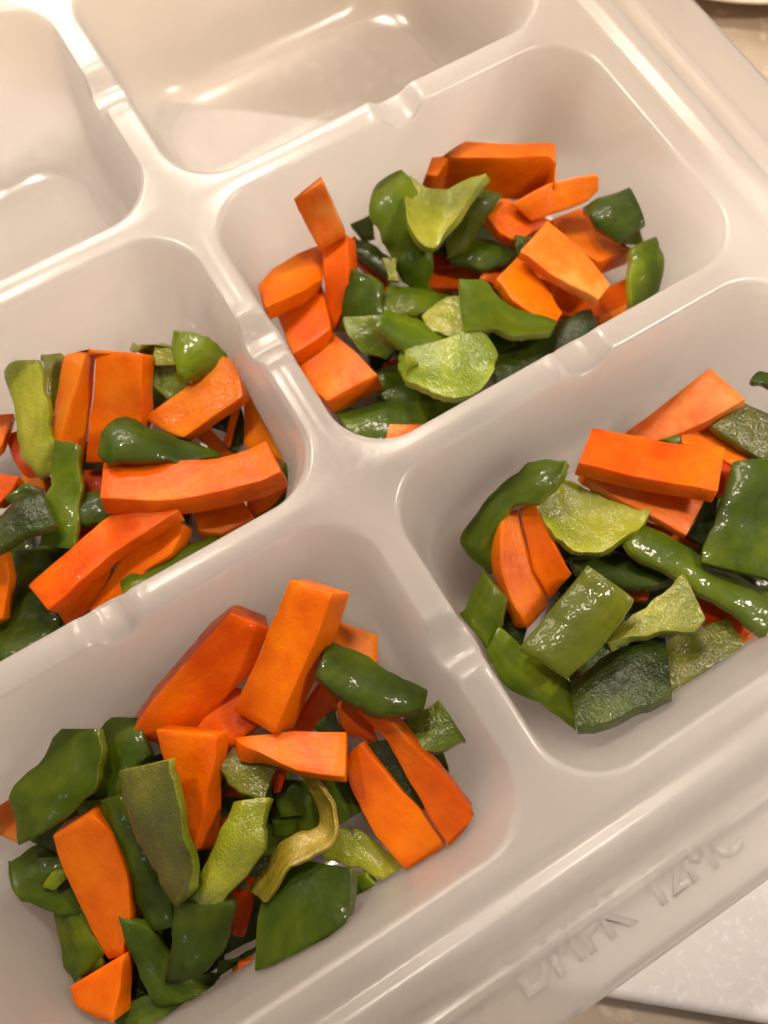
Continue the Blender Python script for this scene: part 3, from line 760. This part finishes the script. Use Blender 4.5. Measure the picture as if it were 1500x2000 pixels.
P_(C, 'skin_dark', 'dark pepper strip between the light saddle and the light wedge', [(600, 930, 640, 1000), (800, 922, 840, 1062), (960, 960, 960, 1078), (1078, 1018, 1065, 1030)], (-.34, -.33), .04, .035, .16)
P_(C, 'skin_mid', 'long smooth diagonal pepper strip crossing to the right', [(935, 795, 868, 872), (1010, 825, 905, 935), (1150, 905, 1080, 1020), (1300, 975, 1220, 1110), (1440, 1075, 1380, 1210), (1540, 1130, 1490, 1295)], (-.26, -.27, -.28, -.28, -.27, -.27), .04, .035, .14)
P_(C, 'skin_dark', 'big smooth dark green pepper slab at the right of the pile', [(1347, 516, 1600, 505), (1300, 660, 1600, 680), (1250, 800, 1600, 870), (1195, 960, 1580, 1060)], (-.20, -.20, -.21, -.22), .04, .04, .06)
P_(C, 'flesh_olive', 'wrinkled olive pepper square above the big dark slab', [(1395, 250, 1245, 355), (1500, 285, 1350, 435), (1600, 340, 1485, 515)], (-.24, -.25), 0, .04, .06)
P_(C, 'skin_dark', 'small dark pepper tip high up by the right edge', [(1423, 148, 1435, 160), (1465, 105, 1482, 160), (1570, 95, 1560, 195)], (-.15, -.15), 0, .03)
P_(C, 'skin_olive', 'rectangular dark olive pepper slab, skin up, in the pile centre', [(682, 978, 895, 1135), (600, 1080, 830, 1235), (490, 1215, 720, 1370), (378, 1352, 595, 1482)], (-.19, -.20, -.22, -.23), .04, .045, .07, jag=.004)
P_(C, 'flesh_light', 'light green pepper wedge tapering to a point beside the olive slab', [(1118, 1028, 1222, 1225), (1080, 1060, 1175, 1284), (1000, 1120, 1060, 1286), (890, 1200, 920, 1305), (760, 1315, 775, 1326)], (-.22, -.22, -.23, -.24, -.26), .03, .04, .06)
P_(C, 'flesh_dark', 'dark glistening pepper block at the bottom of the pile', [(600, 1450, 640, 1702), (760, 1375, 780, 1668), (880, 1320, 930, 1628), (1032, 1292, 1064, 1562)], (-.26, -.24), .11, .05, .05)
P_(C, 'flesh_olive', 'olive pepper slab with rough flesh, lowest on the right', [(1308, 1213, 1437, 1410), (1180, 1262, 1270, 1500), (1060, 1310, 1100, 1592), (955, 1560, 972, 1642)], (-.32, -.32), .03, .04, .04)
P_(C, 'skin_mid', 'long green pepper strip along the lower left side of the pile', [(285, 1255, 228, 1375), (390, 1350, 310, 1525), (520, 1430, 470, 1600), (605, 1500, 632, 1722)], (-.33, -.34), -.03, .035, .14)
P_(C, 'skin_mid', 'glossy pepper strip with a bright glint against the left wall', [(212, 1000, 320, 1130), (160, 1100, 295, 1235), (112, 1195, 235, 1342)], (-.32, -.35), .04, .035, .16)
P_(C, 'flesh_dark', 'dark pepper scrap between the split carrot and the olive slab', [(330, 1140, 280, 1250), (420, 1240, 385, 1360)], (-.39, -.39))
P_(C, 'flesh_dark', 'thin dark pepper strip above the dark glistening block', [(865, 1315, 875, 1345), (760, 1335, 775, 1395), (640, 1420, 660, 1475)], (-.245, -.25), 0, .025)
P_(C, 'flesh_dark', 'dark bumpy pepper patch below the bright carrot slab', [(1200, 700, 1285, 650), (1138, 842, 1225, 885)], (-.30, -.31))
P_(C, 'skin_mid', 'tiny green pepper corner behind the bright carrot slab', [(1030, 412, 1060, 425), (1110, 374, 1120, 424)], (-.27, -.27))
P_(C, 'skin_dark', 'dark pepper piece under the foot of the big dark slab', [(1195, 955, 1180, 1010), (1330, 985, 1320, 1060), (1560, 1040, 1560, 1130)], (-.30, -.30), 0, .035, .1)

# ---- front left compartment
D = 'D'
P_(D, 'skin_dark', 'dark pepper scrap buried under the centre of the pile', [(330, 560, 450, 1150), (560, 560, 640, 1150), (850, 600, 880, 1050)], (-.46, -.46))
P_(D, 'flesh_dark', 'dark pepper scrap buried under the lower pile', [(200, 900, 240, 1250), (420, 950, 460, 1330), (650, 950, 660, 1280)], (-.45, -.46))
P_(D, 'carrot', 'big carrot stick slanting up beside the tallest one', [(673, 148, 788, 196), (560, 275, 735, 320), (450, 405, 600, 455), (380, 502, 520, 546)], (-.15, -.20, -.26, -.31), -.05, .12)
P_(D, 'carrot', 'tallest carrot stick, thick and square-cut, on top of the pile', [(850, 50, 972, 92), (800, 165, 925, 222), (740, 305, 860, 368), (683, 430, 802, 497)], (-.04, -.09, -.15, -.21), .055, .12, wav=.002)
P_(D, 'carrot_light', 'light carrot block behind the tallest stick', [(985, 168, 975, 252), (1045, 188, 1040, 285), (1104, 208, 1104, 292)], (-.20, -.20), .03, .08)
P_(D, 'carrot', 'carrot piece showing right of the tallest stick', [(935, 345, 1010, 390), (880, 430, 950, 475), (825, 490, 880, 505)], (-.27, -.29), 0, .07)
P_(D, 'carrot', 'carrot stick between the tallest stick and the hanging wedge', [(690, 365, 760, 470), (620, 430, 690, 530), (570, 480, 640, 562)], (-.27, -.28), 0, .07)
P_(D, 'carrot', 'carrot wedge hanging down to a point in the pile centre', [(455, 490, 634, 508), (468, 545, 634, 560), (505, 650, 615, 645), (535, 750, 590, 752), (550, 848, 566, 838)], (-.19, -.20, -.23, -.26, -.29), .05, .09)
P_(D, 'carrot', 'level carrot stick with a square end facing right', [(1012, 493, 1008, 627), (860, 490, 870, 608), (770, 500, 790, 570), (690, 512, 705, 528)], (-.17, -.18, -.20, -.22), .03, .075)
P_(D, 'carrot', 'long narrow carrot strip reaching to the right end of the pile', [(1050, 438, 1118, 440), (1130, 520, 1195, 520), (1190, 620, 1275, 592), (1250, 730, 1340, 665), (1322, 846, 1416, 762)], (-.19, -.20, -.21, -.22, -.22), .03, .06)
P_(D, 'carrot', 'broad translucent carrot stick beside the long narrow strip', [(1000, 580, 1060, 528), (1035, 680, 1150, 640), (1100, 800, 1230, 722), (1203, 918, 1308, 832)], (-.25, -.27), .03, .09)
P_(D, 'carrot_deep', 'darker carrot piece above the broad translucent stick', [(985, 398, 1068, 415), (1000, 500, 1110, 522)], (-.27, -.28), 0, .06)
P_(D, 'carrot', 'upright carrot stick in the dark skins on the left of the pile', [(153, 802, 266, 736), (170, 860, 325, 795), (215, 960, 372, 915), (268, 1080, 380, 1035), (312, 1162, 358, 1150)], (-.25, -.27, -.31, -.35, -.38), .03, .10)
P_(D, 'carrot', 'pointed carrot piece at the lower left end of the pile', [(202, 1245, 362, 1150), (220, 1300, 350, 1252), (288, 1338, 326, 1346)], (-.35, -.36), .03, .09)
P_(D, 'carrot_deep', 'deep orange carrot glimpsed in the dark gap beside the hanging wedge', [(585, 745, 665, 758), (590, 850, 640, 840)], (-.37, -.38), 0, .06)
P_(D, 'carrot_deep', 'small red carrot corner under the level stick', [(650, 615, 722, 640), (655, 680, 712, 685)], (-.34, -.34), 0, .05)
P_(D, 'carrot_deep', 'small carrot stub below the level stick', [(795, 610, 842, 612), (800, 672, 822, 668)], (-.29, -.30), 0, .05)
P_(D, 'carrot_deep', 'brownish carrot strip beside the tan ring', [(690, 915, 745, 925), (675, 990, 735, 1010), (680, 1090, 715, 1095)], (-.36, -.38), 0, .05)
P_(D, 'carrot', 'tiny carrot corner under the foot of the big dark slab', [(695, 1172, 748, 1168), (693, 1232, 744, 1226)], (-.38, -.38), 0, .05)
P_(D, 'skin_mid', 'broad green pepper fold at the far left of the pile', [(175, 487, 295, 488), (105, 590, 290, 600), (38, 668, 252, 680), (33, 745, 195, 745), (56, 824, 125, 790)], (-.22, -.23, -.24, -.26, -.28), .04, .04, .12, jag=.018)
P_(D, 'skin_dark', 'dark arched pepper strip behind the broad fold', [(408, 453, 440, 560), (310, 465, 380, 610), (262, 560, 330, 710), (210, 680, 270, 770), (90, 810, 170, 850)], (-.29, -.30, -.32, -.34, -.38), .04, .04, .12)
P_(D, 'skin_dark', 'dark ragged pepper piece low on the left by the wall', [(-5, 890, 5, 955), (80, 845, 110, 1005), (160, 828, 185, 1035), (245, 850, 240, 1030)], (-.37, -.38), .03, .035, .12, jag=.016)
P_(D, 'skin_mid', 'small folded pepper tip on the dark ragged piece', [(125, 950, 165, 960), (150, 905, 215, 895)], (-.33, -.33), 0, .03)
P_(D, 'skin_mid', 'green pepper piece below the dark ragged one', [(150, 1030, 245, 1005), (170, 1100, 285, 1100), (180, 1180, 300, 1145), (212, 1230, 255, 1195)], (-.39, -.41), .03, .035, .12)
P_(D, 'skin_dark', 'long dark olive pepper strip beside the upright carrot', [(288, 700, 350, 688), (330, 830, 430, 820), (375, 960, 480, 940), (430, 1080, 512, 1060)], (-.25, -.28, -.32, -.35), .04, .035, .12)
P_(D, 'flesh_olive', 'long wedge of pepper with a bluish wet sheen', [(348, 612, 495, 580), (375, 750, 520, 690), (430, 870, 548, 805), (480, 955, 563, 890), (514, 1008, 545, 965)], (-.13, -.15, -.18, -.21, -.23), .07, .04, .08)
P_(D, 'flesh_light', 'light green pepper rib curving below the level carrot', [(690, 702, 800, 688), (640, 800, 775, 770), (600, 885, 770, 845), (560, 960, 700, 945), (550, 1000, 655, 994)], (-.22, -.22, -.23, -.25, -.27), .03, .04, .14)
P_(D, 'flesh_olive', 'small olive pepper block under the level carrot', [(688, 532, 640, 608), (750, 552, 705, 665), (808, 598, 770, 696)], (-.24, -.25), .03, .04, .06)
P_(D, 'flesh_tan', 'yellowish tan pepper ring curving through the pile', [(873, 622, 925, 640), (912, 680, 960, 690), (938, 730, 980, 735), (930, 775, 975, 810), (870, 790, 905, 860), (800, 835, 835, 905), (730, 955, 772, 992)], (-.25, -.26, -.26, -.25, -.24, -.25, -.27), .05, .02, -.1, jag=.010)
P_(D, 'skin_dark', 'big smooth dark green pepper slab at the bottom of the pile', [(870, 870, 1034, 896), (762, 1000, 1022, 1030), (746, 1192, 1002, 1168)], (-.24, -.22, -.20), .10, .045, .02, jag=.006)
P_(D, 'skin_mid', 'rounded green pepper end right of the big dark slab', [(1025, 915, 1078, 908), (1020, 985, 1112, 970), (1008, 1058, 1062, 1045)], (-.35, -.37), .04, .035, .16)
P_(D, 'flesh_light', 'light green wet pepper piece under the broad translucent carrot', [(948, 798, 950, 872), (1045, 785, 1050, 892), (1130, 840, 1150, 952), (1235, 880, 1222, 937)], (-.33, -.34), 0, .035, .06)
P_(D, 'skin_mid', 'small green pepper corner beyond the end of the broad carrot', [(1225, 900, 1262, 926), (1305, 842, 1312, 880)], (-.37, -.37), 0, .03)
P_(D, 'skin_dark', 'glossy curved pepper strip to the right of the tallest carrot', [(965, 226, 926, 330), (1055, 262, 1010, 402), (1160, 320, 1120, 440), (1252, 366, 1235, 440)], (-.13, -.13, -.14, -.16), .05, .04, .18)
P_(D, 'flesh_mid', 'bright green pepper tab pointing up at the right of the pile', [(1330, 380, 1394, 490), (1240, 430, 1300, 550), (1150, 468, 1225, 566)], (-.21, -.24), .03, .035, .06)
P_(D, 'skin_dark', 'dark ragged pepper scrap under the bright tab', [(1235, 562, 1300, 552), (1265, 610, 1322, 642)], (-.35, -.35), 0, .03, jag=.016)
P_(D, 'flesh_dark', 'dark olive pepper strip between the two long carrots', [(1070, 535, 1135, 518), (1110, 600, 1190, 610), (1190, 705, 1250, 720)], (-.26, -.27), 0, .03)
P_(D, 'skin_dark', 'glossy dark pepper block with blue glints below the light rib', [(515, 995, 682, 990), (508, 1080, 672, 1070), (495, 1160, 650, 1142), (478, 1230, 590, 1200)], (-.27, -.28, -.31, -.34), .03, .045, .1)
P_(D, 'skin_dark', 'dark pepper strip bending under the glossy block', [(342, 1035, 430, 1060), (380, 1160, 490, 1150), (430, 1265, 560, 1220), (470, 1300, 640, 1260)], (-.34, -.36, -.38, -.38), 0, .04, .1)
P_(D, 'skin_dark', 'dark pepper slice at the very bottom of the pile', [(640, 1215, 640, 1265), (560, 1225, 590, 1350), (450, 1270, 520, 1420), (318, 1322, 420, 1440)], (-.40, -.40), 0, .04, .1)
P_(D, 'skin_dark', 'dark pepper piece peeking out under the big slab', [(640, 1165, 640, 1262), (760, 1165, 745, 1245), (895, 1160, 862, 1225)], (-.42, -.42), 0, .035)
P_(D, 'flesh_dark', 'small olive pepper tip beside the translucent carrot', [(922, 476, 985, 424), (945, 502, 997, 498)], (-.25, -.25), 0, .03)
P_(D, 'skin_dark', 'crinkled dark pepper scrap above the tan ring', [(800, 680, 880, 640), (815, 745, 895, 735)], (-.32, -.33), 0, .03, jag=.014)
P_(D, 'carrot_pale', 'pale tan carrot chip behind the broad green fold at the wall', [(-40, 740, 35, 688), (-10, 790, 60, 825)], (-.35, -.36), 0, .04)

# ---- slivers and scraps filling the gaps of the piles
P_(D, 'skin_dark', 'dark pepper piece seen inside the loop of the tan ring', [(800, 630, 800, 800), (880, 640, 880, 800), (960, 660, 960, 780)], (-.36, -.36), 0, .03, .1)
P_(D, 'carrot_deep', 'thin carrot sliver right of the hanging carrot wedge', [(600, 650, 645, 655), (588, 745, 625, 748)], (-.33, -.35), 0, .04)
P_(D, 'skin_dark', 'narrow dark pepper strip above the upright left carrot', [(212, 705, 300, 695), (245, 810, 300, 790)], (-.29, -.31), 0, .03, .12)
P_(D, 'skin_mid', 'green pepper strip left of the broad translucent carrot', [(938, 640, 1010, 598), (985, 770, 1060, 720)], (-.30, -.32), 0, .03, .12)
P_(D, 'flesh_olive', 'olive pepper scrap below the foot of the tan ring', [(700, 870, 860, 850), (690, 950, 790, 965)], (-.35, -.36), 0, .03)
P_(D, 'skin_mid', 'small green pepper sliver beside the small olive block', [(600, 585, 640, 560), (625, 690, 680, 640)], (-.30, -.31), 0, .03, .1)
P_(D, 'skin_dark', 'dark pepper sliver between the light rib and the olive wedge', [(560, 760, 640, 740), (545, 900, 600, 900)], (-.32, -.34), 0, .03, .1)
P_(D, 'skin_mid', 'thin green pepper sliver along the upright left carrot', [(272, 1040, 300, 1180), (225, 1060, 255, 1200)], (-.40, -.41), 0, .03, .1)
P_(A, 'flesh_light', 'pale ragged pepper scrap at the foot of the drooping lobe', [(497, 425, 548, 425), (512, 492, 552, 498)], (-.29, -.30), 0, .025)
P_(A, 'carrot_light', 'tiny light carrot chip beside the pointed carrot piece', [(1000, 488, 1050, 505), (1018, 565, 1055, 548)], (-.335, -.34), 0, .04)
P_(A, 'skin_dark', 'dark pepper sliver behind the folded green strip', [(430, 560, 520, 545), (440, 650, 510, 655)], (-.38, -.39), 0, .03, .1)
P_(A, 'skin_dark', 'dark pepper sliver below the light green wing', [(640, 350, 650, 402), (725, 338, 722, 405)], (-.37, -.37), 0, .03, .1)
P_(A, 'skin_dark', 'dark pepper sliver between the round disc and the fan piece', [(840, 640, 850, 730), (940, 650, 940, 730)], (-.36, -.37), 0, .03, .1)
P_(A, 'skin_mid', 'green pepper sliver beneath the trapezoid carrot tip', [(470, 790, 480, 860), (600, 750, 600, 835)], (-.41, -.42), 0, .03, .1)
P_(B, 'flesh_light', 'pale pepper scrap beside the boat-shaped strip', [(688, 170, 775, 180), (705, 262, 800, 258)], (-.235, -.25), 0, .025)
P_(B, 'skin_dark', 'dark pepper sliver under the green bar', [(640, 560, 660, 720), (860, 600, 850, 720)], (-.33, -.34), 0, .03, .1)
P_(B, 'carrot_light', 'short carrot sliver under the foot of the light pepper strip', [(90, 720, 110, 800), (190, 760, 200, 820)], (-.41, -.41), 0, .04)
P_(B, 'skin_dark', 'dark pepper sliver between the long bent and stepped carrots', [(470, 1090, 520, 1150), (620, 1010, 660, 1080)], (-.37, -.37), 0, .03, .1)
P_(C, 'carrot_deep', 'dark carrot sliver under the edge of the light saddle', [(850, 835, 870, 880), (945, 820, 945, 870)], (-.34, -.34), 0, .04)
P_(C, 'skin_dark', 'dark pepper sliver under the long diagonal strip', [(1080, 900, 1080, 1040), (1240, 980, 1230, 1120)], (-.34, -.34), 0, .03, .1)
P_(C, 'skin_mid', 'green pepper sliver at the foot of the left wall strip', [(170, 1230, 240, 1250), (250, 1420, 330, 1400)], (-.37, -.39), 0, .03, .12)
P_(C, 'skin_dark', 'dark pepper sliver behind the olive saddle', [(700, 640, 720, 700), (900, 680, 900, 740)], (-.32, -.32), 0, .03, .1)
